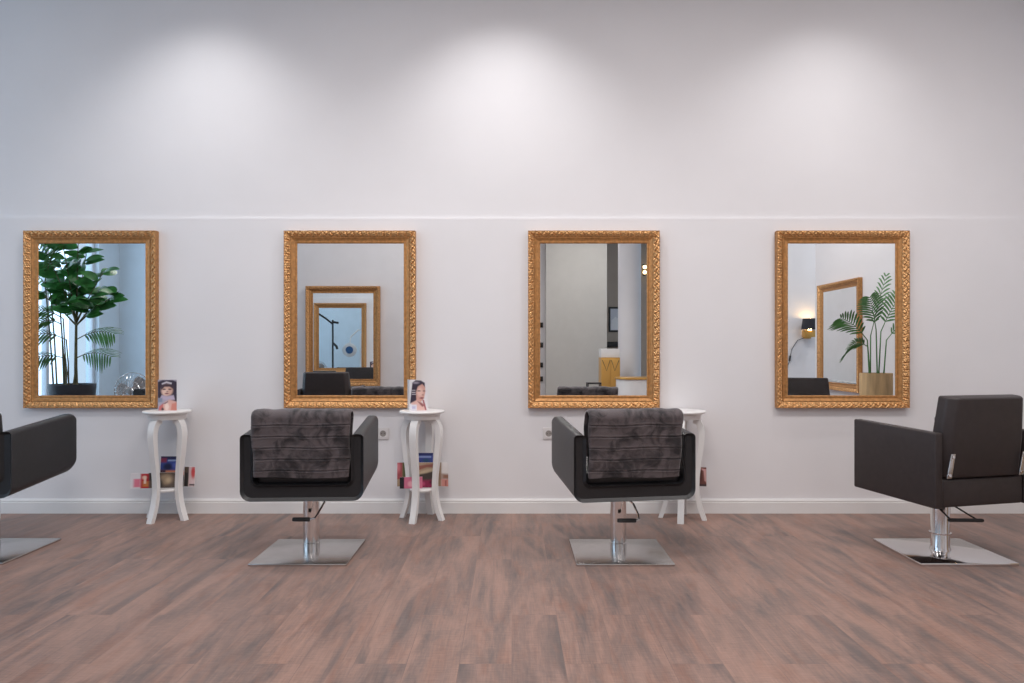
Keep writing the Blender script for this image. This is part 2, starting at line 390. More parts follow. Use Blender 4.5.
def pedestal(t, style, lever):
    b = MB()
    if style == 'brushed':
        b.box((0, -0.022, 0.007), (0.515, 0.49, 0.014)); b.build('base_plate', M['steel'], t, bevel=0.004, seg=2)
    else:
        b.box((0, -0.012, 0.009), (0.515, 0.495, 0.018)); b.build('base_plate', M['chrome'], t, bevel=0.005, seg=2)
    b = MB()
    if style == 'brushed':
        b.lathe([(0.0465, 0.0135), (0.0465, 0.058), (0.045, 0.060), (0.045, 0.335)], seg=36)
    else:
        b.lathe([(0.054, 0.0175), (0.052, 0.028), (0.048, 0.04), (0.048, 0.335)], seg=36)
    c = b.build('column', M['chrome'], t)
    if style != 'brushed':
        b = MB(); zc = 0.112
        b.lathe([(0.0475, zc-0.004), (0.056, zc-0.004), (0.056, zc+0.003), (0.0475, zc+0.003)], seg=36, caps=False)
        b.build('collar', M['chrome'], c)
    b = MB(); b.box((0, 0.02, 0.333), (0.20, 0.26, 0.022)); b.build('seat_bracket', M['blackp'], t, bevel=0.004)
    lv = MB()
    if style == 'brushed':
        bar, arm = lever
        lv.tube([Vector(p) for p in arm], 0.0058, 8); lo = lv.build('pump_lever', M['chrome'], t)
        (xa, xb), y, z = bar
        lb = MB(); lb.tube([(xa, y, z), (xa+0.006, y, z), (xb-0.006, y, z), (xb, y, z)], [0.009, 0.0115, 0.0115, 0.009], 12); fb = lb.build('foot_bar', M['blackp'], lo); fb['label'] = 'black rubber foot bar'
    else:
        lv.tube([(-0.10, -0.08, 0.33), (-0.105, -0.12, 0.30), (-0.088, -0.235, 0.240)], 0.0045, 8)
        lv.tube([(0.0, -0.055, 0.325), (0.01, -0.10, 0.285), (0.050, -0.235, 0.240)], 0.0045, 8)
        lo = lv.build('pump_lever', M['blackp'], t)
        lb = MB(); lb.tube([(-0.100, -0.235, 0.237), (-0.092, -0.235, 0.237), (0.075, -0.235, 0.235), (0.085, -0.235, 0.235)], [0.007, 0.010, 0.010, 0.007], 12); lb.build('foot_bar', M['blackp'], lo)
LEVER_A = (((-0.058, 0.037), -0.155, 0.219), [(0.034, -0.155, 0.219), (0.062, -0.155, 0.225), (0.070, -0.135, 0.24), (0.092, -0.07, 0.295), (0.075, -0.05, 0.312), (0.02, -0.04, 0.315)])
LEVER_B = (((-0.028, 0.074), -0.155, 0.213), [(0.070, -0.155, 0.213), (0.089, -0.152, 0.218), (0.088, -0.13, 0.24), (0.074, -0.07, 0.283), (0.045, -0.055, 0.305), (0.0, -0.04, 0.308)])
BACK_Y, BACK_Z, BACK_TILT, BACK_H = -0.185, 0.435, math.radians(6), 0.366
def black_chair(x, y, deg, label, lever=LEVER_A, dx=0, sh=0.105, w=0.322, up=0):
    t = thing('salon_chair', label, 'chair', (x, y, 0), 0, 'salon chairs')
    pedestal(t, 'brushed', lever)
    r = math.radians(deg)
    sh = tub_shell(w, -0.235, 0.325, 0.333+up, 0.685+up, 0.066, 0.418+up, sh, 0.055, 0.06, dx).build('armrest_shell', M['leather'], t)
    sc = MB(); sc.box((dx, 0.03, 0), (2*w-0.142, 0.47, 0.072), bevel=0.026, seg=4)
    so = sc.build('seat_cushion', M['leather'], t); so.location = (0, 0.0, 0.464+up); so.rotation_euler = (0.10, 0, 0)
    rp = rounded_panel(0.246, 0.246, BACK_H, 0.075)
    for v in rp.bm.verts:
        v.co.x += dx
        if v.co.z < 0.01: v.co.z = 0.026
    bk = rp.build('backrest', M['leather'], t, bevel=0.026, seg=5)
    bk.location = (0, BACK_Y, BACK_Z); bk.rotation_euler = (BACK_TILT, 0, 0)
    for o in (sh, so, bk):
        o.matrix_basis = Matrix.Rotation(r, 4, 'Z') @ o.matrix_basis
    return t
def towel(x, y, deg, label, seed, drop=0.316, dx=0):
    """velvet towel folded over the chair back: thin seams across, soft irregular surface"""
    rnd = random.Random(seed)
    tt = 0.014; T = 0.075/2+0.004; Hb = BACK_H; hw = 0.257
    path = []
    nz = 130
    for i in range(nz+1): path.append((-T, Hb-0.02-drop+drop*i/nz))
    for i in range(1, 10):
        a = PI - PI*i/10
        path.append((T*math.cos(a), Hb-0.02+0.026*math.sin(a)))
    for i in range(20): path.append((T, Hb-0.02-0.22*i/19))
    N = []
    for i in range(len(path)):
        a, c = path[max(i-1, 0)], path[min(i+1, len(path)-1)]
        d = Vector((c[0]-a[0], c[1]-a[1])).normalized(); N.append(Vector((-d.y, d.x)))
    nx = 60
    ph = [rnd.random()*6 for _ in range(8)]
    m = MB(); seam = 0.0605
    def surf(k, u, off):
        yy, zz = path[k]; n = N[k]
        d = (zz-(Hb-0.02-drop)) + 0.0022*math.sin(5*u+ph[5]) ; g = 0
        if k <= nz:
            e = abs((d-0.036+seam/2) % seam - seam/2)
            g = 0.0050*math.exp(-(e/0.0026)**2) - 0.0018*math.exp(-((e-0.006)/0.005)**2)
        wob = 0.0018*math.sin(9*u+ph[0]+zz*21)+0.0012*math.sin(19*u+ph[1]-zz*33)+0.0012*math.sin(51*zz+ph[2]+5*u)
        edge = max(0, (abs(u)-0.93)/0.07)
        hwz = hw*(0.965+0.035*min(1, max(0, (zz-0.02)/0.3)))
        o = off*(1-0.6*edge**2)
        xx = u*hwz + 0.003*math.sin(zz*30+ph[3])*abs(u)
        sag = 0.004*math.sin(3.1*u+ph[4])*max(0, 1-k/20)
        q = o+((wob-g) if off > 0.006 else 0)
        return (xx+dx, yy+n.x*q, zz+n.y*q+sag)
    K = len(path)
    us = [-1+2*j/nx for j in range(nx+1)]
    outer = [[surf(k, u, tt) for u in us] for k in range(K)]
    inner = [[surf(k, u, 0.001) for u in us] for k in range(K)]
    rings = [o+list(reversed(i)) for o, i in zip(outer, inner)]
    m.loft(rings)
    o = m.build('towel', M['velvet'], angle=60)
    R = Matrix.Rotation(math.radians(deg), 4, 'Z')
    o.matrix_world = Matrix.Translation((x, y, 0)) @ R @ Matrix.Translation((0, BACK_Y, BACK_Z)) @ Matrix.Rotation(BACK_TILT, 4, 'X')
    tag(o, label, 'towel', 'velvet towels'); return o
def velvet():
    m = mat('grey_brown_velvet', (0.10, 0.082, 0.085), 0.8, sheen=0.3, bump=0.4, bscale=300)
    nt = m.node_tree; b = nt.nodes['Principled BSDF']
    tc = nt.nodes.new('ShaderNodeTexCoord'); n = nt.nodes.new('ShaderNodeTexNoise'); n.inputs['Scale'].default_value = 11; n.inputs['Detail'].default_value = 6; n.inputs['Roughness'].default_value = 0.62; n.inputs['Distortion'].default_value = 0.8
    r = nt.nodes.new('ShaderNodeValToRGB'); r.color_ramp.elements[0].position = 0.40; r.color_ramp.elements[1].position = 0.56
    r.color_ramp.elements[0].color = (0.014, 0.010, 0.012, 1); r.color_ramp.elements[1].color = (0.092, 0.073, 0.076, 1)
    nt.links.new(tc.outputs['Object'], n.inputs['Vector']); nt.links.new(n.outputs['Fac'], r.inputs[0]); nt.links.new(r.outputs[0], b.inputs['Base Color'])
    return m
M['velvet'] = velvet()

black_chair(-2.932, 4.000, -1, 'black leather salon chair cut off at the left edge, below the plant mirror', LEVER_A, -0.034, 0.10, 0.322, 0.012)
black_chair(-1.122, 3.978, 2.5, 'black leather salon chair left of the white stand with the profile photo card', LEVER_A, 0.005)
towel(-1.122, 3.978, 2.5, 'grey velvet towel over the chair before the second mirror', 3, dx=0.005)
black_chair(0.594, 3.978, 9, 'black leather salon chair before the mirror showing the gold cabinet', LEVER_B, 0.021, 0.105, 0.334)
towel(0.594, 3.978, 9, 'grey velvet towel over the chair before the third mirror', 11, dx=0.016)

def brown_chair(x, y, deg, label):
    t = thing('salon_chair', label, 'chair', (x, y, 0), 0, 'salon chairs')
    pedestal(t, 'chrome', 1)
    r = math.radians(deg); R = Matrix.Rotation(r, 4, 'Z'); w, at, yb, yf = 0.310, 0.048, -0.28, 0.31
    outs = []
    def arm(a, b):
        m = MB()
        lo = lambda yy: 0.317+0.014*(yy-yb); hi = lambda yy: 0.706+0.032*(yy-yb)
        m.loft([[(a, yy, lo(yy)), (b, yy, lo(yy)), (b, yy, hi(yy)), (a, yy, hi(yy))] for yy in (yb, yf)])
        return m.build('armrest', M['brown'], t, bevel=0.010, seg=4)
    outs += [arm(-w, -w+at), arm(w-at, w)]
    m = MB(); m.box((0, (yb+yf)/2+0.003, 0.392), (2*(w-at)-0.001, yf-yb-0.01, 0.146)); outs.append(m.build('seat', M['brown'], t, bevel=0.014, seg=4))
    # backrest: flat rear panel, chamfered sides towards the front
    m = MB(); hw, h = 0.268, 0.418
    def ring(z, q):
        return [(-hw*q+0.040, -0.05, z), (hw*q-0.040, -0.05, z), (hw*q, -0.008, z), (hw*q, 0.05, z), (-hw*q, 0.05, z), (-hw*q, -0.008, z)]
    m.loft([ring(0, 0.965), ring(0.2, 0.975), ring(h, 0.90)])
    bk = m.build('backrest', M['brown'], t, bevel=0.012, seg=4, ang_bevel=40)
    bk.location = (0, yb+0.050, 0.474); bk.rotation_euler = (math.radians(6), 0, 0); outs.append(bk)
    for q in (-1, 1):
        m = MB(); xx = q*0.228-0.022; ln = 0.016
        pts = [(xx-0.022, 0.478), (xx+0.008, 0.478), (xx+0.016+ln, 0.602), (xx-0.010+ln, 0.602)]
        m.loft([[(a, yy, c) for a, c in pts] for yy in (yb-0.034, yb-0.028)])
        br = m.build('back_bracket', M['steel'], t, bevel=0.002, seg=2); br['label'] = 'steel bracket'; outs.append(br)
        for zz, dx in ((0.494, -0.006), (0.586, ln)):
            k = MB(); k.loft([[(xx+dx+0.0085*math.cos(2*PI*i/14), yy, zz+0.0085*math.sin(2*PI*i/14)) for i in range(14)] for yy in (yb-0.0335, yb-0.0395)]); k.build('bolt', M['chrome'], br, bevel=0.0015, seg=1)
    for o in outs: o.matrix_basis = R @ o.matrix_basis
    return t
brown_chair(2.39, 3.968, 14, 'dark brown chair without a towel, chrome base, at the right edge')
brown_chair(-2.0, 1.92, 180, 'dark chair facing the opposite mirror, seen only in reflection')

# ------------------------------------------------------------------ white plant stands, photo cards, magazines
def smooth_path(keys, n=26):
    out = []
    K = [keys[0]]+keys+[keys[-1]]
    for i in range(1, len(K)-2):
        p0, p1, p2, p3 = [Vector(k) for k in K[i-1:i+3]]
        m = max(2, n//(len(keys)-1))
        for j in range(m):
            t = j/m
            out.append(0.5*((2*p1)+(-p0+p2)*t+(2*p0-5*p1+4*p2-p3)*t*t+(-p0+3*p1-3*p2+p3)*t**3))
    out.append(Vector(keys[-1])); return out
SR = math.radians(-18)
def stand(x, y, label):
    t = thing('side_stand', label, 'side table', (x, y, 0), 0, 'white plant stands')
    b = MB(); b.lathe([(0.02, 0.708), (0.143, 0.708), (0.150, 0.713), (0.152, 0.719), (0.148, 0.7255), (0.139, 0.727), (0.02, 0.727)], seg=56); b.build('table_top', M['white'], t, angle=50)
    b = MB(); b.lathe([(0.03, 0.669), (0.116, 0.669), (0.120, 0.674), (0.120, 0.695), (0.126, 0.702), (0.132, 0.708), (0.03, 0.708)], seg=56); b.build('apron', M['white'], t, angle=50)
    b = MB(); b.lathe([(0.01, 0.19), (0.079, 0.19), (0.082, 0.194), (0.082, 0.204), (0.079, 0.208), (0.01, 0.208)], seg=40); b.build('shelf', M['white'], t, angle=50)
    keys = [(0.070, 0.664), (0.096, 0.655), (0.118, 0.620), (0.126, 0.560), (0.118, 0.46), (0.104, 0.35), (0.096, 0.25), (0.099, 0.16), (0.117, 0.075), (0.143, 0.004)]
    pts = smooth_path(keys, 36)
    for k in range(4):
        a = -PI/2 + SR + k*PI/2; ca, sa = math.cos(a), math.sin(a)
        rings = []
        for i, p in enumerate(pts):
            d = (pts[min(i+1, len(pts)-1)]-pts[max(i-1, 0)]).normalized(); n = Vector((d.y, -d.x))
            z = p.y; hw = 0.0205+0.005*max(0, (z-0.30)/0.37); ht = 0.0145+0.006*max(0, (z-0.30)/0.37)
            ring = []
            for s1, s2 in ((-1, -1), (1, -1), (1, 1), (-1, 1)):
                rr = p.x + n.x*ht*s2; zz = p.y + n.y*ht*s2; off = hw*s1
                if i == len(pts)-1: rr, zz = p.x - ht*s2*1.05, 0.0
                ring.append((ca*rr-sa*off, sa*rr+ca*off, min(max(zz, 0.0), 0.6695)))
            rings.append(ring)
        m = MB(); m.loft(rings); m.build('leg', M['white'], t, angle=40)
    return t
TY = 4.765
stand(-2.31, TY, 'white round-topped stand with curved legs, below the right corner of the plant mirror')
stand(-0.603, TY, 'white round-topped stand with curved legs between the two towel-draped chairs')
stand(1.142, TY, 'white round-topped stand partly hidden behind the chair of the third mirror')

def poly(m, pts, y, mi): m.face([(a, y, c) for a, c in pts], mi)
def ell(cx, cz, rx, rz, n=20, a0=0, a1=2*PI): return [(cx+rx*math.cos(a0+(a1-a0)*i/n), cz+rz*math.sin(a0+(a1-a0)*i/n)) for i in range(n)]
def srgb(c): return tuple(((k/255+0.055)/1.055)**2.4 if k > 10 else k/3295 for k in c)
def sm(x): x = min(1, max(0, x)); return x*x*(3-2*x)
def paint(u, v, layers):
    col = (1, 1, 1)
    for kind, p, c, soft in layers:
        if kind == 'e': d = 1-math.hypot((u-p[0])/p[2], (v-p[1])/p[3]); a = sm(d*min(p[2], p[3])/soft+0.5)
        elif kind == 'b': d = min(u-p[0], p[2]-u, v-p[1], p[3]-v); a = sm(d/soft+0.5)
        else:
            n = len(p); ins = False; dm = 9
            for i in range(n):
                (x0, y0), (x1, y1) = p[i], p[(i+1) % n]
                if (y0 > v) != (y1 > v) and u < (x1-x0)*(v-y0)/(y1-y0)+x0: ins = not ins
                L2 = (x1-x0)**2+(y1-y0)**2 or 1e-9; t = min(1, max(0, ((u-x0)*(x1-x0)+(v-y0)*(y1-y0))/L2))
                dm = min(dm, math.hypot(u-x0-t*(x1-x0), v-y0-t*(y1-y0)))
            a = sm((dm if ins else -dm)/soft+0.5)
        lc = srgb(c); col = tuple(k*(1-a)+q*a for k, q in zip(col, lc))
    return col
pm = bpy.data.materials.new('colour_print'); pm.use_nodes = True
_b = pm.node_tree.nodes['Principled BSDF']; _b.inputs['Roughness'].default_value = 0.4; _a = pm.node_tree.nodes.new('ShaderNodeVertexColor'); _a.layer_name = 'print'
pm.node_tree.links.new(_a.outputs[0], _b.inputs['Base Color'])
def printed(name, w, h, place, layers, parent, nx, nz):
    """a printed sheet whose picture is painted as soft colour shapes"""
    vs = [place(i/nx, j/nz) for j in range(nz+1) for i in range(nx+1)]
    fs = [(j*(nx+1)+i, j*(nx+1)+i+1, (j+1)*(nx+1)+i+1, (j+1)*(nx+1)+i) for j in range(nz) for i in range(nx)]
    me = bpy.data.meshes.new(name); me.from_pydata(vs, [], fs); me.materials.append(pm)
    at = me.color_attributes.new('print', 'FLOAT_COLOR', 'POINT')
    for k in range(len(vs)): at.data[k].color = (*paint((k % (nx+1))/nx, (k//(nx+1))/nz, layers), 1)
    for p in me.polygons: p.use_smooth = True
    o = bpy.data.objects.new(name, me); C.objects.link(o)
    if parent is not None: o.parent = parent
    return o
HAIR, SKIN, SHD, LIP = (62, 52, 68), (222, 178, 160), (176, 130, 120), (140, 70, 76)
PORTRAIT_A = [('b', (-1, -1, 2, 2), (176, 170, 184), .1), ('p', [(0, .40), (1, .28), (1, .93), (.78, .985), (.25, .985), (0, .93)], HAIR, .05), 
    ('p', [(.2, .88), (.45, .945), (.74, .90), (.72, .85), (.45, .89), (.22, .83)], (214, 208, 216), .04), ('e', (.48, .655, .31, .19), SKIN, .09), ('e', (.40, .60, .16, .12), (240, 206, 188), .12),
    ('p', [(.16, .83), (.45, .86), (.82, .82), (.82, .70), (.62, .77), (.36, .77), (.17, .66)], (74, 56, 66), .06), ('e', (.33, .69, .09, .022), (84, 56, 58), .03), ('e', (.64, .69, .09, .022), (84, 56, 58), .03), ('e', (.50, .615, .05, .022), SHD, .04), ('e', (.47, .55, .10, .022), LIP, .03),
    ('p', [(.2, .50), (.5, .465), (.84, .50), (.90, .35), (.45, .33), (.10, .38)], (196, 180, 200), .06), ('p', [(.0, .40), (.24, .41), (.24, .28), (.0, .26)], (140, 146, 166), .05),
    ('p', [(.04, .0), (.35, .27), (.62, .36), (1, .28), (1, .0)], (226, 178, 164), .07), ('p', [(.68, 0), (.74, .22), (1, .26), (1, 0)], (214, 138, 122), .08), ('p', [(.04, 0), (.06, .13), (.28, .24), (.27, 0)], (206, 116, 112), .06), ('e', (.48, .12, .11, .12), (244, 216, 204), .10), ('e', (.25, .04, .07, .05), (84, 64, 66), .05),
    ('p', [(.24, .21), (.36, .25), (.52, .30), (.55, .28), (.40, .22)], (120, 100, 112), .04)]
PORTRAIT_B = [('b', (-1, -1, 2, 2), (232, 228, 230), .1), ('p', [(.03, .22), (.10, .60), (.16, .90), (.34, .985), (.62, .975), (.84, .90), (.86, .74), (.55, .80), (.46, .28)], HAIR, .05), ('e', (.36, .90, .16, .035), (156, 148, 160), .05),
    ('p', [(.38, .30), (.36, .60), (.46, .78), (.70, .86), (.86, .76), (.87, .60), (.80, .40), (.62, .27)], (216, 164, 150), .06), ('e', (.58, .60, .16, .15), (236, 196, 182), .14), ('e', (.52, .635, .09, .016), (92, 62, 66), .03), ('e', (.80, .635, .06, .016), (92, 62, 66), .03), ('e', (.74, .51, .05, .022), SHD, .04), ('e', (.68, .405, .11, .026), LIP, .035),
    ('p', [(.08, .24), (.40, .34), (.62, .28), (.86, .20), (.92, .0), (.30, .0)], (228, 184, 174), .06), ('p', [(.42, .31), (.66, .25), (.84, .16), (.70, .12), (.55, .22)], (150, 92, 92), .06), ('p', [(.70, .36), (.80, .34), (.90, .12), (.95, .01), (.86, .02), (.78, .18)], (166, 92, 96), .05),
    ('b', (-1, -1, .40, .19), (230, 226, 234), .05), ('b', (.14, .05, .34, .14), (198, 190, 216), .06), ('b', (.13, .645, .33, .665), (206, 200, 206), .025), ('b', (.13, .575, .33, .60), (206, 200, 206), .025), ('b', (.13, .515, .36, .535), (206, 200, 206), .025)]
def card(x, y, rz, label, kind):
    t = thing('photo_card', label, 'photo card', (x, y, 0.7273), rz, 'photo cards on the stands')
    w, h = 0.122, 0.205
    b = MB(); b.box((0, 0, h/2), (w, 0.0016, h)); b.build('front_panel', M['paper'], t)
    b = MB(); b.box((0, 0, h/2), (w*0.9, 0.0016, h*0.98))
    o = b.build('folded_panel', M['paper'], t)
    if kind == 1: o.matrix_basis = Matrix.Translation((-w/2, 0.0012, 0)) @ Matrix.Rotation(math.radians(68), 4, 'Z') @ Matrix.Translation((w*0.45, 0, 0))
    else: o.matrix_basis = Matrix.Translation((-w/2, 0.001, 0)) @ Matrix.Rotation(math.radians(108), 4, 'Z') @ Matrix.Translation((w*0.45, 0, 0))
    if kind == 1: layers = PORTRAIT_A
    else: layers = PORTRAIT_B
    printed('printed_portrait', w, h, lambda u, v: (u*w-w/2, -0.0012, v*h), layers, t, 48, 76)
    return t
card(-2.295, 4.735, math.radians(4), 'folded photo card of a dark-haired woman with a pale headband', 1)
card(-0.622, 4.735, math.radians(-3), 'white folded photo card of a woman with long side-swept hair', 2)

def magazine(x, y, rz, wdt, hgt, bend, lean, label, layers, z0=0.2085, th=0.006):
    """soft magazine standing on the stand's shelf; bend = how far its very ends curl towards the room"""
    def pt(u, v, off):
        q = u-0.5
        return (q*wdt, -bend*abs(2*q)**4 + lean*v*hgt + off, v*hgt)
    o = printed('magazine', wdt, hgt, lambda u, v: pt(u, v, -th/2), layers, None, 60, 40)
    m = MB(); n = 20
    rings = [[pt(i/n, 0, -th/2+0.0003), pt(i/n, 0, th/2), pt(i/n, 1, th/2), pt(i/n, 1, -th/2+0.0003)] for i in range(n+1)]
    m.loft(rings); m.build('pages', M['paper'], o, angle=40)
    o.location = (x, y, z0); o.rotation_euler = (0, 0, rz)
    return tag(o, label, 'magazine', 'magazines on the stand shelves')
BR, TN, CH, RD, PK, WH = (96, 82, 72), (170, 146, 120), (52, 50, 50), (190, 34, 40), (222, 124, 146), (226, 222, 226)
A1, A2, A3 = -2.31, -0.603, 1.142
def line(x): return TY-0.004+0.14*x
R8 = math.radians(8)
magazine(A1-0.085, line(-0.085), R8, 0.29, 0.100, 0.0, 0.10, 'low wide magazine with a pink and red left end, below the plant mirror',
    [('b', (-1, -1, 2, 2), WH, .1), ('b', (.07, .08, .22, .62), PK, .08), ('b', (.22, -1, .42, .95), RD, .05), ('e', (.30, .70, .05, .12), (236, 190, 170), .05), ('b', (.27, .10, .40, .45), (206, 130, 70), .10), ('b', (.29, .30, .34, .8), (240, 214, 196), .03), ('b', (.40, -1, 2, 2), BR, .05), ('b', (.40, .5, .5, 2), CH, .08), ('e', (.78, .55, .14, .34), TN, .12), ('e', (.82, .5, .05, .16), (206, 184, 150), .08), ('e', (.62, .3, .08, .3), CH, .12)])
magazine(A1+0.018, TY+0.024, 0, 0.160, 0.203, 0.0, 0.10, 'tall blue magazine with an orange band, on the leftmost stand',
    [('b', (-1, -1, 2, 2), (54, 70, 140), .1), ('b', (-1, .90, 2, 2), (34, 38, 78), .05), ('b', (-1, .80, .25, .94), (130, 50, 80), .08), ('b', (.30, .845, .92, .885), (160, 180, 214), .03), ('e', (.3, .66, .18, .12), (30, 36, 70), .12), ('e', (.75, .7, .22, .10), (84, 100, 178), .12), ('b', (-1, .38, 2, .54), (206, 130, 96), .05), ('b', (-1, .40, .22, .56), (70, 44, 60), .07), ('b', (-1, -1, 2, .37), (50, 50, 60), .05), ('b', (.15, .28, .55, .34), (196, 190, 200), .05)])
magazine(A1+0.075, TY+0.043, math.radians(-2), 0.18, 0.130, 0.0, 0.10, 'magazine with a red edge behind the right leg of the leftmost stand',
    [('b', (-1, -1, 2, 2), BR, .1), ('b', (.76, -1, 2, 2), (220, 196, 196), .03), ('e', (.93, .72, .08, .30), (198, 70, 70), .08), ('b', (.62, -1, .74, .7), CH, .06), ('b', (.80, .05, 2, .12), CH, .05)])
magazine(A2+0.030, TY+0.003, math.radians(4), 0.125, 0.165, 0.0, 0.10, 'upright magazine with a tan top and magenta foot on the middle stand',
    [('b', (-1, -1, 2, 2), (178, 154, 128), .1), ('p', [(-.1, .85), (.5, .92), (1.1, .95), (1.1, .80), (.5, .80), (.1, .70)], (150, 92, 80), .08), ('p', [(-.1, .55), (.5, .72), (1.1, .80), (1.1, .60), (.5, .55), (.1, .45)], (196, 176, 146), .06), ('p', [(-.1, .50), (.5, .58), (1.1, .70), (1.1, .25), (-.1, .25)], (72, 62, 56), .08), ('b', (-1, -1, 2, .30), (140, 28, 72), .12), ('e', (.3, .15, .12, .08), (186, 70, 110), .08), ('e', (.75, .2, .1, .06), (90, 20, 50), .08)])
magazine(A2+0.011, TY+0.029, 0, 0.115, 0.225, 0.0, 0.09, 'tall dark blue magazine at the back of the middle stand',
    [('b', (-1, -1, 2, 2), (58, 70, 142), .1), ('b', (-1, .93, 2, 2), (40, 48, 108), .05), ('b', (.1, .86, .9, .905), (150, 168, 214), .03), ('e', (.6, .78, .2, .05), (40, 80, 110), .08)])
magazine(A2, TY+0.0545, 0, 0.345, 0.160, 0.014, 0.02, 'bent magazine whose white and brown end curls past the middle stand',
    [('b', (-1, -1, 2, 2), TN, .1), ('b', (-1, .3, .10, 2), (170, 80, 86), .05), ('e', (.02, .8, .04, .2), (214, 128, 136), .05), ('b', (.10, .3, .16, 2), (90, 100, 60), .04), ('b', (.86, -1, 2, 2), (236, 232, 230), .03), ('b', (.86, .30, 2, .52), (150, 110, 88), .15), ('b', (.86, -1, 2, .30), (214, 150, 140), .05), ('b', (.94, .02, .96, .25), (150, 60, 60), .03)])
magazine(A2-0.069, TY-0.028, R8, 0.150, 0.075, 0.0, 0.06, 'low pink magazine with a black spine poking out left of the middle stand',
    [('b', (-1, -1, 2, 2), (214, 118, 146), .1), ('b', (-1, -1, .19, 2), (30, 30, 36), .03), ('e', (.5, .4, .15, .25), (236, 170, 180), .12), ('b', (.62, -1, .68, 2), (150, 60, 84), .05)])
magazine(A3+0.004, TY+0.0545, 0, 0.335, 0.128, 0.014, 0.02, 'brown magazine with a pink rim curling out beside the rightmost stand',
    [('b', (-1, -1, 2, 2), TN, .1), ('b', (.84, -1, 2, 2), (120, 70, 62), .04), ('p', [(.88, .95), (1.0, .9), (1.0, .2), (.965, .3), (.95, .8)], (224, 176, 172), .03), ('b', (.85, -1, 2, .12), (70, 56, 56), .06), ('e', (.90, .5, .02, .3), (80, 52, 48), .04)])

# ------------------------------------------------------------------ plants (seen in the mirrors)
def frond(m, base, direction, length, rise, droop, nl=17, ll=0.30, seed=0, lw=0.018, tilt=0.9, hang=0.35):
    """one arching palm leaf: rachis and two rows of leaflets; the caller draws the rachis"""
    rnd = random.Random(seed); d = Vector(direction).normalized(); base = Vector(base)
    pts = []
    for i in range(21):
        s = i/20
        pts.append(base + d*(length*s) + Vector((0, 0, rise*s - droop*s*s)))
    side = d.cross(Vector((0, 0, 1))).normalized()
    for k in range(nl):
        s = 0.22+0.78*k/(nl-1); i = min(int(s*20), 19); p = pts[i].lerp(pts[i+1], s*20-i)
        t = (pts[i+1]-pts[i]).normalized(); up = side.cross(t).normalized()
        L = ll*(math.sin(PI*(0.12+0.80*(k/(nl-1))))**0.6)*(0.9+0.2*rnd.random())
        for sg in (-1, 1):
            dirv = ((side*math.cos(tilt)+up*math.sin(tilt))*sg*0.80 + t*0.66 + up*0.05).normalized()
            q = []
            for j in range(6):
                a = j/5; c = p + dirv*(L*a) + Vector((0, 0, -hang*L*a*a))
                wv = t*(lw*math.sin(PI*min(0.08+a*0.92, 0.985))**0.7)
                q.append((c-wv*0.5, c+wv*0.5, c+up*0.003))
            for j in range(5):
                m.face([q[j][0], q[j][2], q[j+1][2], q[j+1][0]]); m.face([q[j][2], q[j][1], q[j+1][1], q[j+1][2]])
    return pts
def leaf(m, p, d, up, L, w):
    d = d.normalized(); s = d.cross(up).normalized(); n = s.cross(d).normalized()
    R = []
    for j in range(7):
        a = j/6; ww = w*math.sin(PI*(a**0.85))**0.8*0.5 if 0 < a < 1 else 0.002
        c = p + d*(L*a) + n*(-0.22*L*a*a)
        R.append((c-s*ww+n*0.10*ww, c, c+s*ww+n*0.10*ww))
    for j in range(6):
        m.face([R[j][0], R[j][1], R[j+1][1], R[j+1][0]]); m.face([R[j][1], R[j][2], R[j+1][2], R[j+1][1]])
def weld(m):
    bmesh.ops.remove_doubles(m.bm, verts=m.bm.verts[:], dist=0.0004)

